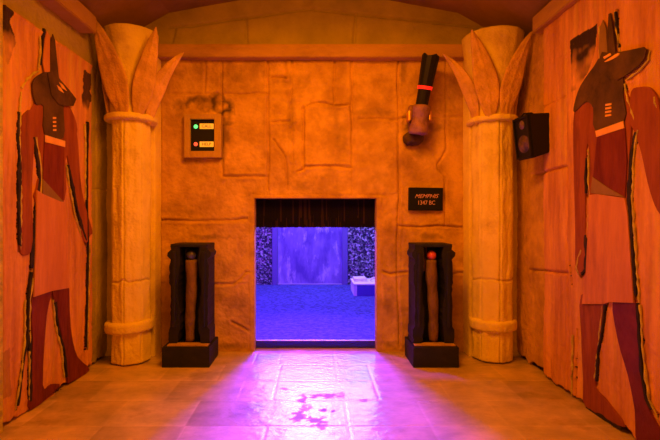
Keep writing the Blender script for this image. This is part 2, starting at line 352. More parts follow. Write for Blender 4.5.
bm=bmesh.new(); box(bm,-1.64,-1.585,2.165,2.24,0,2.4,.004,jit=.002); o=frombm('trim_9',bm,M['edge']); o['kind']='structure'
# corner pilasters behind the columns
for i,(x0,x1) in enumerate([(-1.70,-1.255),(1.215,1.70)]):
    us=np.linspace(x0,x1,90); vs=np.linspace(0,2.40,260); U,V=np.meshgrid(us,vs,indexing='ij')
    HH=.006*fbm(U,V,5,70+i,2)+.004*fbm(U,V,22,74+i,3)
    for p in (.16,.30): HH-=.010*np.exp(-((U-x0-p*(1+.03*vn(V,V*0,3,9)))/.006)**2)
    e=np.minimum(U-x0,x1-U); HH+=-.13*np.clip(1-e/.006,0,1)
    o=surf('trim_%d'%(5+i),np.stack([U,3.475-HH,V],-1),None,[dark_patched(M['column'].copy())],attrs={'dark_patch':U*0}); o['kind']='structure'
# ------------------------------------------------------------------ columns
def lathe(name,zs,rf,cx,cy,mats,parent,nt=120,cap=True):
    th=np.linspace(0,2*math.pi,nt,endpoint=False); T,Z=np.meshgrid(th,zs,indexing='ij'); Rr=rf(T,Z)
    if cap: Rr[:,0]=.0; Rr[:,-1]=0.
    P=np.stack([cx+Rr*np.cos(T),cy+Rr*np.sin(T),Z],-1)
    o=surf(name,P,None,mats,wrapu=True,parent=parent)
    return o
def leaf(parent,base,ctrl,tip,outw,W,thick,seed):
    base,ctrl,tip,outw=map(Vector,(base,ctrl,tip,outw)); ns,nt=30,15; P=np.zeros((ns,2*nt-2,3))
    for i in range(ns):
        s=i/(ns-1); c=(1-s)**2*base+2*s*(1-s)*ctrl+s*s*tip; t=(2*(1-s)*(ctrl-base)+2*s*(tip-ctrl)).normalized()
        side=t.cross(outw).normalized(); nrm=side.cross(t).normalized()
        if nrm.dot(outw)<0: nrm=-nrm
        w=W*(.24*(1-s)**2+math.sin(math.pi*s**.92)**.75*.9)
        w=max(w,.002)
        for j in range(2*nt-2):
            front=j<nt; q=(-1+2*j/(nt-1)) if front else (1-2*(j-nt+1)/(nt-1))
            cup=.22*w*q*q
            if front:
                off=thick*(1-q*q)**.6+cup+.006*math.exp(-(q/.16)**2)-.004*math.sin(s*46+abs(q)*7)*(1-abs(q))*(.2+abs(q))*2
            else: off=-thick*.5*(1-q*q)**.6+cup
            wob=1+.05*math.sin(s*9+seed)
            p=c+side*(w*q*wob)+nrm*off; P[i,j]=p
    P=np.transpose(P,(1,0,2)).copy()
    return surf('leaf',P,None,[M['leaf']],wrapu=True,parent=parent)
def column(cx,cy,label,leaves,rtop,seed,tilt,rsh=.150):
    e=empty('stone_column',(cx,cy,0),label,'column','lotus columns beside the opening')
    def rs(T,Z):
        r=rsh-.010*np.cos(8*(T+math.pi/8))*.5
        r=r+.0045*fbm(T*.7,Z*1.0,6,seed,3)+.0016*fbm(T*.3,Z*1.6,30,seed+2,2)
        for ta in (-math.pi/2,-math.pi/2+.9,-math.pi/2-.95):
            r=r-.012*np.exp(-((T-(ta%(2*math.pi))+.012*vn(Z,Z*0,5,seed+4))/.03)**2)
        r=r-.016*np.exp(-((Z-.625+.012*vn(T,T*0,3,seed+5))/.007)**2)
        r=r-.05*np.clip((.012-Z)/.012,0,1)
        return r
    lathe('shaft',np.concatenate([[0,.001],np.linspace(.004,1.86,300),[1.861]]),rs,0,0,[M['column']],e,160)
    def band(z0,z1,R0,nm):
        zz=np.linspace(z0,z1,14)
        def rf(T,Z):
            t=(Z-z0)/(z1-z0); return R0*(1-.10*np.abs(2*t-1)**5)+.004*fbm(T,Z*3,5,seed+9,2)
        o=lathe(nm,np.concatenate([[z0-.001],zz,[z1+.001]]),rf,0,0,[M['column']],e)
        return o
    b=band(.235,.318,.176,'base_ring'); b.rotation_euler=(0,-tilt,0)
    b=band(1.812,1.862,.190,'neck_ring')
    def rc(T,Z):
        t=np.clip((Z-1.86)/.63,0,1); return .150+(rtop-.150)*t**1.35+.004*fbm(T,Z,5,seed+12,2)
    lathe('capital',np.concatenate([[1.855],np.linspace(1.86,2.49,60),[2.491]]),rc,0,0,[M['column']],e)
    for (a,b_,c_,o_,W,th) in leaves: leaf(e,a,b_,c_,o_,W,th,seed)
    return e
column(-1.398,3.36,'sandstone column with flared leaf capital, left of the opening beside the lit control box',[
    ((.01,-.150,1.83),(-.03,-.175,2.14),(-.175,-.225,2.515),(-.22,-1,0),.100,.022),
    ((.095,-.125,1.83),(.165,-.15,2.12),(.262,-.20,2.46),(.25,-1,0),.078,.022),
    ((.150,-.05,1.80),(.19,-.08,2.12),(.425,-.08,2.325),(.75,-.95,.2),.058,.020),
    ((-.13,-.06,1.83),(-.17,-.06,2.1),(-.20,-.05,2.38),(-1,-.3,0),.075,.02)],.200,300,.04,.139)
column(1.38,3.42,'sandstone column with flared leaf capital, right of the opening beside the black loudspeaker',[
    ((-.14,-.06,1.80),(-.19,-.10,2.15),(-.415,-.10,2.33),(-.75,-.95,.2),.050,.020),
    ((-.07,-.145,1.83),(-.10,-.17,2.12),(-.235,-.21,2.46),(-.15,-1,0),.088,.022),
    ((.03,-.15,1.83),(.04,-.18,2.12),(.19,-.225,2.44),(.2,-1,0),.08,.022),
    ((.14,-.03,1.83),(.17,-.03,2.1),(.195,.0,2.35),(1,-.2,0),.065,.02)],.225,400,0)
# ------------------------------------------------------------------ jackal-headed wall figures
SHARP={'jackal_head','ear','collar_band','chest_panel','waist_sash','kilt'}
def smoothpoly(pts,n=4,closed=True):
    out=[]; k=len(pts)
    for i in range(k):
        p0,p1,p2,p3=[Vector(pts[(i+j-1)%k]) for j in range(4)]
        for s in range(n):
            t=s/n
            q=.5*((2*p1)+(p2-p0)*t+(2*p0-5*p1+4*p2-p3)*t*t+(3*p1-p0-3*p2+p3)*t**3)
            out.append(q)
    return out
def figure(label,X,sg,parts,base):
    e=empty('jackal_headed_wall_figure',base,label,'wall figure','painted figures on the side walls')
    made={}
    for nm,polys,m,lift,th,lab in parts:
        bm=bmesh.new(); 
        for k,pp in enumerate(polys):
            mi=0
            if isinstance(pp,tuple): pp,mi=pp
            q=[PS(x,y,X) for x,y in pp]
            q=smoothpoly([Vector((a,b)) for a,b in q],3) if len(q)>4 and nm not in SHARP else [Vector(a) for a in q]
            l=lift+.0004*k
            prism(bm,[Vector((X-sg*(l),a.x,a.y)) for a in q],Vector((-sg*th,0,0)),mi)
        up={'eye_marking':'jackal_head','ear':'jackal_head','neck_stripe':'headdress','waist_sash':'chest_panel'}.get(nm)
        o=frombm(nm,bm,m,made.get(up,e)); made[nm]=o
        if lab:o['label']=lab
    return e
def seams(e,X,sg,gaps,seed):
    rnd=random.Random(seed)
    for ln,w in gaps:
        bm=bmesh.new(); lft=[];rgt=[]; n_=0
        for (a,b) in zip(ln[:-1],ln[1:]):
            L_=math.hypot(a[0]-b[0],a[1]-b[1]); n=max(2,int(L_/.02)); ux,uz=(b[0]-a[0])/L_,(b[1]-a[1])/L_
            for i in range(n):
                t=i/n; cx_,cz_=a[0]+(b[0]-a[0])*t,a[1]+(b[1]-a[1])*t; k=w*(.55+.75*abs(mnoise.noise(Vector((cx_*9,cz_*9,seed))))*2)
                o1=rnd.uniform(.7,1.2)*k; o2=rnd.uniform(.7,1.2)*k
                lft.append(Vector((X-sg*.0005,cx_-uz*o1,cz_+ux*o1))); rgt.append(Vector((X-sg*.0005,cx_+uz*o2,cz_-ux*o2)))
        prism(bm,lft+rgt[::-1],Vector((-sg*.0125,0,0))); o=frombm('gap_dark_strip',bm,M['black_gap'],e); o['label']='jagged black strip painting the dark of a board gap'  # black strip laid on the boards, standing in for the gap's shade
def edges(e,X,sg,lines,seed):
    rnd=random.Random(seed)
    for ln in lines:
        bm=bmesh.new(); pts=[];rad=[]
        q=[PS(x,y,X) for x,y in ln]
        for (a,b) in zip(q[:-1],q[1:]):
            n=max(2,int(math.hypot(a[0]-b[0],a[1]-b[1])/.022))
            for i in range(n):
                t=i/n; pts.append(Vector((X-sg*.008,a[0]+(b[0]-a[0])*t+rnd.uniform(-.004,.004),a[1]+(b[1]-a[1])*t))); rad.append(rnd.uniform(.003,.0085))
        pts.append(Vector((X-sg*.008,q[-1][0],q[-1][1]))); rad.append(.003)
        tube(bm,pts,rad,6); o=frombm('cut_edge',bm,M['edge'],e); o['label']='rough yellow cut edge'
T_=.010
partsL=[
 ('body',[
   [(41,98),(60,98),(70,110),(76,130),(70,150),(64,160),(63,200),(34,202),(37,178),(34,145),(24,130),(30,108)],
   ([(63,116),(71,121),(75,131),(77,150),(79,180),(83,203),(91,231),(89,235),(85,243),(81,236),(77,215),(71,185),(67,160),(63,140)],0),
   [(20,118),(30,110),(33,130),(32,150),(30,190),(31,230),(29,252),(19,253),(18,225),(19,180),(18,140)],
   ([(31,290),(50,290),(45,315),(41,385),(50,384),(58,386),(29,410),(30,385),(31,340)],1),
   ([(51,285),(66,282),(68,310),(70,335),(76,357),(88,370),(69,382),(66,379),(62,345),(56,315)],1)],
   [M['body'],M['torso']],.0,T_,None),
 ('headdress',[[(30,83),(38,74),(48,72),(55,80),(62,95),(61,110),(61,138),(42,134),(41,106),(33,104)]],[M['dark']],.0105,.006,'dark striped headdress'),
 ('jackal_head',[[(44,73),(50,70),(57,80),(66,90),(73,99),(70,106),(61,106),(55,104),(48,95)]],[M['dark']],.0168,.006,'dark brown jackal head with long snout'),
 ('ear',[[(42,72),(40,62),(42,40),(44,31),(47,36),(47,72)]],[M['kilt']],.012,.006,'orange upright ear'),
 ('ear',[[(47,72),(48,42),(50,34),(52,40),(56,78),(52,74)]],[M['dark']],.013,.006,'dark upright ear'),
 ('eye_marking',[[(53,85),(57,88),(60,93),(55,90)],[(55,82),(59,85),(63,91),(58,88)]],[M['band']],.0232,.003,None),
 ('neck_stripe',[[(50,117+4*i),(53,117+4*i),(53,119+4*i),(50,119+4*i)] for i in range(4)],[M['band']],.017,.003,None),
 ('collar_band',[[(42,135),(62,141),(62,147),(42,142)]],[M['band']],.017,.004,'pale orange collar band'),
 ('chest_panel',[[(42,142),(62,147),(61,202),(40,179)]],[M['torso']],.0125,.004,'dark red chest panel'),
 ('waist_sash',[[(40,179),(61,202),(51,200),(40,194)]],[M['olive']],.0130,.005,'olive brown triangular sash'),
 ('kilt',[[(34,190),(40,194),(61,203),(64,215),(66,288),(49,291),(31,297),(33,240)]],[M['kilt']],.0108,.008,'ochre red kilt'),
]
e=figure('dark jackal headed standing figure in red kilt on the left side wall',XL,-1,partsL,(XL,2.7,0))
seams(e,XL,-1,gapsL[:8],3)
edges(e,XL,-1,[[(19,112),(18,140),(19.5,180),(19,250)],[(20,88),(26,79),(34,72),(38,71)],[(34.5,137),(40,170),(40,185),(37,210),(32.5,255)],[(20,92),(18,112)],[(39,36),(39,52),(37,70)],[(65,165),(68,185),(74,215),(80,236)],
   [(88.5,245),(87.5,300),(86.5,350)],[(24,300),(23,345),(19,380),(14,410)],[(32,278),(28.5,300),(28,345),(28,400)],[(52,300),(54,325),(60,348),(63,378)],[(84,124),(84.5,160),(84.5,200)]],1)
partsR=[
 ('body',[
   [(584,98),(600,92),(625,88),(632,105),(633,125),(631,160),(630,205),(592,205),(592,165),(588,140),(577,135),(577,112)],
   [(576,112),(586,100),(592,128),(588,150),(587,200),(587,238),(588,250),(585,270),(580,275),(577,262),(577,240),(576,190),(575,150)],
   [(633,92),(642,87),(652,88),(659,98),(664,120),(664,135),(663,168),(668,205),(664,215),(657,205),(650,183),(644,155),(638,135),(632,120)],
   ([(583,295),(607,295),(604,325),(599,355),(597,386),(608,400),(626,427),(588,408),(585,380),(583,335)],0),
   ([(615,300),(637,300),(640,340),(644,385),(652,412),(668,440),(664,446),(640,444),(637,410),(630,375),(620,340)],1)],
   [M['body'],M['maroon']],0,T_,None),
 ('headdress',[[(597,66),(604,58),(624,70),(626,95),(627,121),(598,130),(596,108),(588,102),(577,112),(577,104),(583,86)]],[M['dark']],.0105,.006,'dark brown headdress'),
 ('jackal_head',[[(603,60),(606,52),(618,53),(634,50),(648,47),(651,50),(649,58),(643,66),(632,74),(622,80),(612,78),(603,72)]],[M['dark']],.0168,.006,'dark brown jackal head with long snout'),
 ('ear',[[(603,62),(602,48),(603,28),(606,20),(609,28),(611,56),(608,62)]],[M['olive']],.012,.006,'brown upright ear'),
 ('ear',[[(611,56),(611,35),(612,14),(614,13),(619,52),(616,56)]],[M['dark']],.013,.006,'dark upright ear'),
 ('eye_marking',[[(608,57),(615,53),(616,55),(609,59)],[(609,62),(616,57),(623,53),(624,55),(616,60)]],[M['band']],.0232,.003,None),
 ('neck_stripe',[[(609,104+3.6*i),(615,103+3.6*i),(615,105+3.6*i),(609,106+3.6*i)] for i in range(4)],[M['band']],.017,.003,None),
 ('collar_band',[[(599,131),(627,121),(628,128),(600,137)]],[M['band']],.017,.004,'pale orange collar band'),
 ('chest_panel',[[(600,137),(628,128),(630,160),(628,197),(595,193),(597,165)]],[M['torso']],.0125,.004,'dark red chest panel'),
 ('waist_sash',[[(596,177),(612,188),(628,197),(594,193)]],[M['olive']],.017,.004,'olive brown triangular sash'),
 ('kilt',[[(592,195),(600,194),(628,198),(631,215),(634,260),(637,303),(612,302),(607,304),(585,304),(589,270),(591,230)]],[M['kilt']],.0108,.008,'ochre red kilt'),
]
e=figure('dark jackal headed standing figure with one maroon leg on the right side wall',XR,1,partsR,(XR,2.2,0))
seams(e,XR,1,gapsR[:6]+gapsR[8:10],4)
edges(e,XR,1,[[(590,150),(590,175),(591,200),(590,232)],[(583,250),(580,257),(578,268),(581,276)],[(640,130),(636,150),(634,200),(637,250),(641,303)],[(642,305),(645,360),(651,400),(660,420)],[(604,305),(600,345),(596,380)],[(616,12),(618,30),(622,52)],[(628,80),(642,70),(650,60),(652,50)],
   [(574,335),(573,396)],[(656,97),(659,108)],[(626,84),(630,100),(636,120)],[(601,26),(602,45),(601,60)]],2)
# ------------------------------------------------------------------ black display cases with staffs
def case(cx,label,mirror,seed):
    rnd=random.Random(seed)
    e=empty('display_case',(cx,3.36,0),label,'display case','black cases flanking the opening')
    yf,yb=3.27,3.50
    bm=bmesh.new(); box(bm,cx-(.180 if mirror>0 else .167),cx+.167,3.20,3.505,.0,.148,.006); o=frombm('plinth',bm,M['blackwood'],e)
    bm=bmesh.new(); box(bm,cx-.150,cx+.150,3.225,3.30,.1485,.158,.002,jit=.001); o=frombm('ledge',bm,M['dust'],e); o['label']='dusty brown ledge'
    bm=bmesh.new(); box(bm,cx-.138,cx+.138,yb-.05,yb,.149,.896,.004); o=frombm('back_panel',bm,M['blackwood'],e)
    for s in (-1,1):
        # ragged cheek, front outline extruded back
        zs=[.159]+[.159+i*.0249 for i in range(1,30)]+[.873]
        outer=[];inner=[]
        for z in zs:
            b=.004*rnd.uniform(-1,1)
            if .79<z<.84: b+=.022
            if .60<z<.74: b+=.008
            if z<.27: b+=.014
            outer.append(.138+b)
            inner.append(.078+.006*rnd.uniform(-1,1)+(.01*math.sin(z*14)))
        pts=[Vector((cx+s*o_,yf,z)) for o_,z in zip(outer,zs)]+[Vector((cx+s*i_,yf,z)) for i_,z in list(zip(inner,zs))[::-1]]
        bm=bmesh.new(); prism(bm,pts,Vector((0,yb-.05-yf-.001,0))); frombm('side_cheek',bm,M['blackwood'],e)
        bm=bmesh.new(); box(bm,cx+s*.108-.012,cx+s*.108+.012,yf-.02,yf-.0005,.28,.84,.006,jit=.003); frombm('batten',bm,M['blackwood'],e)
    bm=bmesh.new(); box(bm,cx-.139,cx+.139,yf-.002,yb,.8735,.896,.004); frombm('top_board',bm,M['blackwood'],e)
    return e
case_a=case(-.932,'black upright case left of the opening holding a staff with a dark blue head',1,1)
case_b=case(.885,'black upright case right of the opening holding a staff with a red head',-1,2)
def staff(cs,cx,label,matk,lean,seed,ballcol):
    rnd=random.Random(seed); y=3.335
    e=empty('wooden_staff',(cx,y,.158),label,'staff','staffs standing in the black cases')
    bm=bmesh.new(); pts=[];rad=[]
    for i in range(26):
        t=i/25; pts.append(Vector((cx+lean*t+.004*math.sin(t*7+seed),y,.159+.615*t))); rad.append((.036+.010*t+.003*math.sin(t*19+seed)+rnd.uniform(-.0015,.0015))*.95)
    tube(bm,pts,rad,18); frombm('staff_shaft',bm,M['wood'],e,True)
    bm=bmesh.new(); bmesh.ops.create_uvsphere(bm,u_segments=24,v_segments=16,radius=.036); bmesh.ops.translate(bm,vec=(cx+lean,y-.006,.808),verts=bm.verts)
    o=frombm('staff_head',bm,ballcol,e,True)
    bm=bmesh.new(); tube(bm,[(cx+lean-.044,y+.05,.864),(cx+lean-.046,y+.012,.860),(cx+lean-.046,y+.004,.83),(cx+lean-.040,y+.002,.78)],.007,8)
    frombm('hook',bm,M['blackwood'],cs)
M['blueball']=mat('dark_blue_glazed',(.05,.05,.14),(.12,.12,.22),scale=12,rough=.25)
M['redball']=mat('red_glazed',(.75,.12,.05),(.55,.07,.04),scale=12,rough=.35)
staff(case_a,-.943,'brown wooden staff with a dark blue rounded head in the left black case',0,.012,3,M['blueball'])
staff(case_b,.905,'brown wooden staff with a red rounded head in the right black case',0,-.02,5,M['redball'])
bm=bmesh.new(); box(bm,.834,.866,3.40,3.446,.68,.868,.003)
o=frombm('wooden_strip',bm,mat('rosy_wood',(.5,.2,.13),(.36,.13,.08),scale=9,rough=.6)); tag(o,'short rosy wooden strip fixed inside the right black case behind the staff','wooden strip')
# ------------------------------------------------------------------ control box
e=empty('control_box',(-.92,3.58,1.75),'wooden framed wall box with one green and one red indicator light','control box')
x0,z1=bw(184.5,114.5); x1,z0=bw(220.5,158)
x0*=.985;x1*=.985
bx=lambda px:(px-CX)/F*3.55
bz=lambda py:H+(CY-py)/F*3.55
def rect(bm,a,b,c,d,y0,y1,bev=.002,jit=0): box(bm,bx(a),bx(c),y0,y1,bz(d),bz(b),bev,jit=jit)
bm=bmesh.new(); rect(bm,184,114,190,157.5,3.545,3.615,.004); rect(bm,214.3,114,221,157.5,3.545,3.615,.004); rect(bm,190,114,214.3,119,3.546,3.614,.004); rect(bm,190,151,214.3,157.5,3.546,3.614,.004)
frombm('frame',bm,M['frame'],e)
bm=bmesh.new(); rect(bm,189.8,118.8,214.6,151.2,3.575,3.61,0); frombm('face_plate',bm,M['blackplastic'],e)['label']='black face plate'
for (px,py,m,lb) in [(195,126,'green','lit green indicator lamp'),(195,143.7,'red','lit red indicator lamp')]:
    bm=bmesh.new(); bmesh.ops.create_uvsphere(bm,u_segments=20,v_segments=12,radius=.0165); bmesh.ops.scale(bm,vec=(1,.6,1),verts=bm.verts); bmesh.ops.translate(bm,vec=(bx(px),3.572,bz(py)),verts=bm.verts)
    frombm('indicator_lamp',bm,M[m],e,True)['label']=lb
def text(s,parent,x,y,z,size,m,shear=0,name='lettering',wd=None):
    cu=bpy.data.curves.new('t','FONT'); cu.body=s; cu.size=size; cu.align_x='CENTER'; cu.align_y='CENTER'; cu.extrude=.0008; cu.shear=shear; cu.resolution_u=3
    t=bpy.data.objects.new('t',cu); C.objects.link(t); bpy.context.view_layer.update()
    me=bpy.data.meshes.new_from_object(t.evaluated_get(bpy.context.evaluated_depsgraph_get())); bpy.data.objects.remove(t)
    k=1
    if wd:
        xs=[v.co.x for v in me.vertices]; k=wd/(max(xs)-min(xs))
    me.transform(Matrix.Scale(k,4,(1,0,0))); me.transform(Matrix.Rotation(math.pi/2,4,'X'))
    me.transform(Matrix.Translation(Vector((x,y,z))-parent.matrix_world.translation-(Vector(parent.location) if parent.matrix_world.translation.length<1e-6 else Vector((0,0,0)))))
    me.materials.clear()
    return link(name,me,m,parent)
for (py,s) in [(125.7,'CALL'),(143.8,'HELP')]:
    bm=bmesh.new(); rect(bm,199,py-2.7,213,py+2.7,3.569,3.5745,.001); lp=frombm('label_plate',bm,M['label'],e); lp['label']='lit yellow label plate'
    bpy.context.view_layer.update()
    text(s,lp,bx(206),3.568,bz(py),.034,M['ink'],name='lettering')
# ------------------------------------------------------------------ black sign
e=empty('wall_sign',(.92,3.58,1.25),'small black sign with two lines of gold lettering below the torch','sign')
bm=bmesh.new(); box(bm,bx(409.5),bx(443.5),3.565,3.605,bz(210.5),bz(187.5),.002); bmesh.ops.rotate(bm,cent=(.92,3.58,1.25),matrix=Matrix.Rotation(.015,3,'Y'),verts=bm.verts); frombm('board',bm,M['signblack'],e)
bpy.context.view_layer.update()
text('MEMPHIS',e,bx(426.5),3.5635,bz(196.2),.046,M['signgold'],.45,wd=.195)
text('1347 BC',e,bx(426.8),3.5635,bz(202.8),.048,M['signgold'],0,wd=.135)
# ------------------------------------------------------------------ torch
a=Vector((.843,3.455,1.985)); b=Vector((.893,3.36,2.35))
e=empty('wall_torch',a,'black torch with a glowing red ring and notched top, leaning out above the black sign','torch')
d=(b-a)
def seg(t0,t1,r0,r1,nm,m,n=14,lab=None,cap=True):
    bm=bmesh.new(); tube(bm,[a+d*t0,a+d*(t0+t1)/2,a+d*t1],[r0,(r0+r1)/2,r1],n,cap=cap); o=frombm(nm,bm,m,e); 
    if lab:o['label']=lab
    return o
seg(-.06,.36,.048,.050,'handle',M['blackplastic'])
seg(.29,.355,.057,.058,'glow_ring',M['redring'],24,'glowing red ring')
bm=bmesh.new(); rings=tube(bm,[a+d*.36,a+d*.6,a+d*.8,a+d*.93],[.056,.060,.064,.067],12,cap=False)
top=rings[-1]; inner=[]
for k in range(12):
    p=top[k].co.copy()
    if k%3!=2: top[k].co=p+d*.015
    if k%3==1: top[k].co=p+d*.05
    if k%3==2: top[k].co=p-d*.0
for rr in rings: inner.append([bm.verts.new(v.co+( (a+d*((v.co-a).dot(d)/d.dot(d)))-v.co)*.2) for v in rr])
for i in range(len(rings)-1):
    for k in range(12): bm.faces.new([inner[i][k],inner[i+1][k],inner[i+1][(k+1)%12],inner[i][(k+1)%12]])
for k in range(12):
    bm.faces.new([rings[-1][k],rings[-1][(k+1)%12],inner[-1][(k+1)%12],inner[-1][k]])
    bm.faces.new([rings[0][k],inner[0][k],inner[0][(k+1)%12],rings[0][(k+1)%12]])
bm.faces.new(inner[0])
frombm('torch_head',bm,M['blackplastic'],e)['label']='black notched torch head'
for k in range(4):
    an=k*math.pi/2+.6; u=d.cross(Vector((0,1,.2))).normalized(); w=d.cross(u).normalized(); off=(math.cos(an)*u+math.sin(an)*w)
    bm=bmesh.new(); tube(bm,[a+d*.40+off*.056,a+d*.65+off*.061,a+d*.86+off*.064],.003,6); frombm('rib',bm,M['blackplastic'],e)
e=empty('torch_holder',(.83,3.52,1.82),'rust brown holder sleeve on the wall gripping the black torch','torch holder')
bm=bmesh.new(); p=[];r=[]
for i in range(12):
    t=i/11; p.append(Vector((.818,3.475,1.752))+(a-Vector((.818,3.475,1.752))+Vector((0,0,-.015)))*t); r.append(.070+.005*math.sin(t*9)-.004*t)
tube(bm,p,r,18)
for v in bm.verts: v.co+=Vector((1,1,1))*mnoise.noise(v.co*30)*.005
frombm('sleeve',bm,M['sleeve'],e,True)
bm=bmesh.new(); bmesh.ops.create_icosphere(bm,subdivisions=3,radius=1); 
for v in bm.verts: v.co=Vector((.80+v.co.x*.085,3.57+v.co.y*.06,1.735+v.co.z*.06))+Vector((1,1,1))*mnoise.noise(v.co*3)*.018
frombm('wall_lump',bm,M['dark'],e,True)['label']='dark scorched lump'
bm=bmesh.new(); box(bm,.762,.90,3.54,3.60,1.80,2.00,.012,jit=.006); frombm('wall_plate',bm,M['sleeve'],e)
for sx in (.748,.908):
    bm=bmesh.new(); box(bm,sx-.010,sx+.010,3.44,3.545,1.855,1.93,.004); frombm('clamp',bm,M['brass'],e)['label']='brass clamp'
# ------------------------------------------------------------------ loudspeaker
e=empty('loudspeaker',(1.49,3.0,1.645),'black loudspeaker bracketed high on the right wall beside the column','loudspeaker')
# local frame: +x towards the wall, -x face = grille
def spk(bm): 
    bmesh.ops.rotate(bm,cent=(0,0,0),matrix=Matrix.Rotation(math.radians(-7),3,'Y'),verts=bm.verts)
    bmesh.ops.rotate(bm,cent=(0,0,0),matrix=Matrix.Rotation(math.radians(9),3,'Z'),verts=bm.verts)
def trap(bm,x0,x1,w0,w1,z0,z1,t0,t1):
    v=[bm.verts.new(c) for c in [(x0,-w0,z0),(x0,w0,z0),(x1,w1,z0+t0),(x1,-w1,z0+t0),(x0,-w0,z1),(x0,w0,z1),(x1,w1,z1-t1),(x1,-w1,z1-t1)]]
    for f in [(3,2,1,0),(4,5,6,7),(0,1,5,4),(1,2,6,5),(2,3,7,6),(3,0,4,7)]: bm.faces.new([v[i] for i in f])
    bmesh.ops.bevel(bm,geom=bm.edges[:],offset=.006,segments=2,affect='EDGES')
bm=bmesh.new(); trap(bm,-.075,.095,.085,.070,-.15,.145,.035,.005); spk(bm); frombm('cabinet',bm,M['blackplastic'],e,world=False)
bm=bmesh.new(); 
for (z,r) in [(-.045,.060),(.085,.030)]:
    q=bmesh.ops.create_cone(bm,cap_ends=True,segments=32,radius1=r,radius2=r*.35,depth=.012); vs_=q['verts']
    bmesh.ops.rotate(bm,cent=(0,0,0),matrix=Matrix.Rotation(-math.pi/2,3,'Y'),verts=vs_); bmesh.ops.translate(bm,vec=(-.0815,0,z),verts=vs_)
spk(bm); frombm('driver',bm,M['cone'],e,world=False)['label']='brownish round speaker cones'
bm=bmesh.new(); box(bm,-.088,-.0755,-.080,-.070,-.14,.135,.002); box(bm,-.088,-.0755,.070,.080,-.14,.135,.002); box(bm,-.088,-.0755,-.070,.070,.125,.137,.002); box(bm,-.088,-.0755,-.070,.070,-.142,-.13,.002); spk(bm); frombm('front_rim',bm,M['blackplastic'],e,world=False)
bm=bmesh.new(); tube(bm,[(-.05,.03,.144),(-.03,.03,.165),(.03,.03,.165),(.07,.03,.138)],.006,8); spk(bm); frombm('carry_handle',bm,M['blackplastic'],e,world=False)
bm=bmesh.new(); box(bm,.07,.115,-.03,.03,-.03,.03,.003); frombm('wall_bracket',bm,M['blackplastic'],e,world=False)
# ------------------------------------------------------------------ fringe curtain in the opening
e=empty('fringe_curtain',(0,3.73,1.23),'ragged black fringe curtain hanging across the top of the opening','curtain')
bm=bmesh.new(); box(bm,OX0-.03,OX1+.03,3.722,3.748,1.215,1.262,.003); frombm('curtain_rail',bm,M['curtain'],e)
bm=bmesh.new(); rnd=random.Random(4)
for l in range(3):
    x=OX0
    while x<OX1:
        w=rnd.uniform(.008,.018); y=3.714-.007*l-rnd.random()*.003; zb=1.012+rnd.uniform(-.003,.003); mi=1 if rnd.random()<.14 else 0
        if l==2: zb+=rnd.uniform(0,.10)
        tw=rnd.uniform(-.004,.004)*(l>0); zm=(zb+1.25)/2+rnd.uniform(-.03,.03)
        ring=[]
        for z,dx in ((1.25,0),(zm,tw),(zb,tw*1.6)):
            ring.append([bm.verts.new(c) for c in ((x+dx,y,z),(x+w*.9+dx,y-.003,z),(x+w*.9+dx,y-.001,z),(x+dx,y+.002,z))])
        for i in range(2):
            for k in range(4):
                bm.faces.new([ring[i][k],ring[i][(k+1)%4],ring[i+1][(k+1)%4],ring[i+1][k]]).material_index=mi
        bm.faces.new(ring[2]).material_index=mi
        x+=w*(.88 if l==0 else rnd.uniform(.75,.98))
o=frombm('fringe',bm,[M['curtain'],M['curtainb']],e); o['kind']='stuff'
# ------------------------------------------------------------------ back room
ZB=.063; Y1=6.8
bm=bmesh.new(); box(bm,-1.9,2.1,3.705,Y1+.1,-.02,ZB); o=frombm('floor',bm,M['carpet']); o['kind']='structure'
bm=bmesh.new(); box(bm,-1.9,2.1,3.690,3.7045,-.015,ZB-.006); o=frombm('trim_7',bm,M['riser']); o['kind']='structure'
bm=bmesh.new(); box(bm,OX0-.1,OX1+.1,3.688,3.706,ZB-.0055,ZB+.002,.002); o=frombm('trim_8',bm,M['strip']); o['kind']='structure'
bm=bmesh.new(); box(bm,-1.96,-1.9,3.705,Y1+.1,-.02,2.75); o=frombm('wall_left',bm,M['roomwall']); o['kind']='structure'
bm=bmesh.new(); box(bm,2.1,2.16,3.705,Y1+.1,-.02,2.75); o=frombm('wall_right',bm,M['roomwall']); o['kind']='structure'
bm=bmesh.new(); box(bm,-1.96,2.16,3.70,Y1+.1,2.7,2.76); o=frombm('ceiling',bm,M['roomwall']); o['kind']='structure'
bm=bmesh.new(); box(bm,-1.96,2.16,Y1+.06,Y1+.12,-.02,2.75); o=frombm('wall_back',bm,M['roomwall']); o['kind']='structure'
# far side of the partition
bm=bmesh.new(); box(bm,-1.96,OX0-.06,3.66,3.69,0,2.75); box(bm,OX1+.06,2.16,3.66,3.69,0,2.75); box(bm,OX0-.06,OX1+.06,3.705,3.72,OZ+.02,2.75); o=frombm('wall_front',bm,M['roomwall']); o['kind']='structure'
def ledge(xa,xb):
    bm=bmesh.new(); z=ZB; rnd=random.Random(int(xa*10)+77); r=0
    while z<1.6:
        h=rnd.uniform(.026,.040); x=xa-rnd.random()*.05
        while x<xb:
            w=rnd.uniform(.03,.075); d_=rnd.uniform(.005,.045)
            box(bm,max(x,xa),min(x+w-.002,xb),Y1-d_,Y1+.059,z,z+h-.002,0,jit=.003); x+=w
        z+=h
    box(bm,xa,xb,Y1-.02,Y1+.059,z,2.69)
    o=frombm('wall_back',bm,M['ledgestone']); o['kind']='structure'
dx0,dx1=-.565,.425
ledge(-1.5,dx0-.09); ledge(dx1+.09,1.7)
e=bpy.data.objects.new('door_1',None); C.objects.link(e); e['kind']='structure'; e.location=(-.07,Y1,ZB)
us=np.linspace(dx0,dx1,60); vs=np.linspace(ZB+.012,2.1,120); U,V=np.meshgrid(us,vs,indexing='ij')
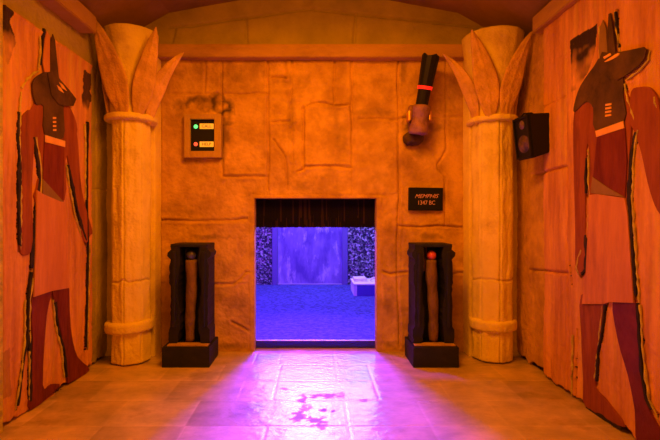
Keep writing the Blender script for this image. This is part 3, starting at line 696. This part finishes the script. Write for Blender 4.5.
ed=np.minimum(np.minimum(U-dx0,dx1-U),9); HH=.004*fbm(U,V,4,91,3)+.012*np.clip(1-ed/.03,0,1)
surf('door_panel',np.stack([U+.07,-HH+.02,V-ZB],-1),None,[M['backdoor']],parent=e)
bm=bmesh.new(); box(bm,dx0-.085,dx0-.002,Y1-.05,Y1+.055,ZB,2.18,.004); box(bm,dx1+.002,dx1+.085,Y1-.05,Y1+.055,ZB,2.18,.004); box(bm,dx0-.002,dx1+.002,Y1-.05,Y1+.055,2.105,2.18,.004)
frombm('door_frame',bm,M['doorframe'],e)
bm=bmesh.new(); box(bm,dx0,dx1,Y1-.03,Y1+.03,ZB+.0005,ZB+.012,.002); frombm('door_sill',bm,M['strip'],e)
# low platform with pale things on it
e=empty('low_platform',(1.0,6.0,ZB),'low violet platform with white top at the right of the back room','platform')
bm=bmesh.new(); box(bm,.56,1.6,5.79,5.80,ZB,.205); frombm('front_board',bm,M['benchfront'],e)
bm=bmesh.new(); box(bm,.52,.56,5.79,6.32,ZB,.2045,.003); frombm('end_board',bm,M['white'],e)['label']='white end board'
bm=bmesh.new(); box(bm,.515,1.6,5.785,6.33,.205,.222,.003); frombm('top_board',bm,M['white'],e)['label']='white top board'
bm=bmesh.new()
us=np.linspace(0,1,24)
box(bm,.545,.72,6.02,6.26,.2245,.262,.010); bmesh.ops.subdivide_edges(bm,edges=bm.edges[:],cuts=2)
for v in bm.verts:
    if v.co.z>.23: v.co.z+=.01*mnoise.noise(v.co*22)
o=frombm('folded_cloth',bm,M['white'],None,True); tag(o,'white folded cloth on the left end of the low platform','cloth')
bm=bmesh.new(); tube(bm,[(.76,6.0,.236),(.79,6.02,.262),(.84,6.03,.272),(.90,6.02,.25),(.97,6.0,.238),(1.05,6.03,.242)],[.010,.014,.016,.013,.015,.01],8)
o=frombm('curled_rope',bm,M['white'],None,True); tag(o,'white curved rope lying on the low platform beside the folded cloth','rope')
# ------------------------------------------------------------------ light
def area(name,loc,rot,sx,sy,col,power,spread=180):
    l=bpy.data.lights.new(name,'AREA'); l.shape='RECTANGLE'; l.size=sx; l.size_y=sy; l.color=col; l.energy=power; l.spread=math.radians(spread)
    o=bpy.data.objects.new(name,l); C.objects.link(o); o.location=loc; o.rotation_euler=[math.radians(a) for a in rot]; return o
OR=(1,.262,.002)
area('amber_lamp_ceiling',(0,1.7,2.6),(40,0,0),1.0,.4,OR,22,140)
area('amber_fill_centre',(0,2.15,2.72),(0,0,0),.4,.4,OR,42)  # added unseen fill that brightens the side walls and floor
area('amber_fill_rear',(0,-.9,1.9),(80,0,0),2.0,.8,OR,20)  # added fill behind the camera, lifting walls and ceiling
area('violet_flood',(.12,6.70,1.62),(-90,0,0),1.9,.9,(.13,.42,1),22,75)
area('violet_spill_light',(-.10,6.6,2.25),(-61,0,0),.7,.3,(.14,.01,1),85,46)  # unseen narrow light added for the violet spill on the front floor
area('violet_ceiling',(-.75,4.85,2.6),(0,0,0),.15,.15,(.40,.01,1),90)
area('violet_wash',(.2,6.1,2.6),(0,0,0),1.6,.9,(.34,.30,1),95)
w=bpy.data.worlds.new('World'); bpy.context.scene.world=w; w.use_nodes=True
w.node_tree.nodes['Background'].inputs[0].default_value=(.3,.09,.0,1); w.node_tree.nodes['Background'].inputs[1].default_value=.05
# ------------------------------------------------------------------ camera
cam=bpy.data.cameras.new('camera'); co=bpy.data.objects.new('camera',cam); C.objects.link(co)
co.location=(0,0,H); co.rotation_euler=(math.pi/2,0,0); cam.sensor_width=36; cam.lens=24; cam.shift_x=15.5/660; cam.shift_y=-2/660; cam.clip_start=.02
sc=bpy.context.scene; sc.camera=co
sc.view_settings.view_transform='Standard'; sc.view_settings.look='None'; sc.view_settings.exposure=-.06; sc.view_settings.gamma=1; sc.view_settings.use_curve_mapping=False
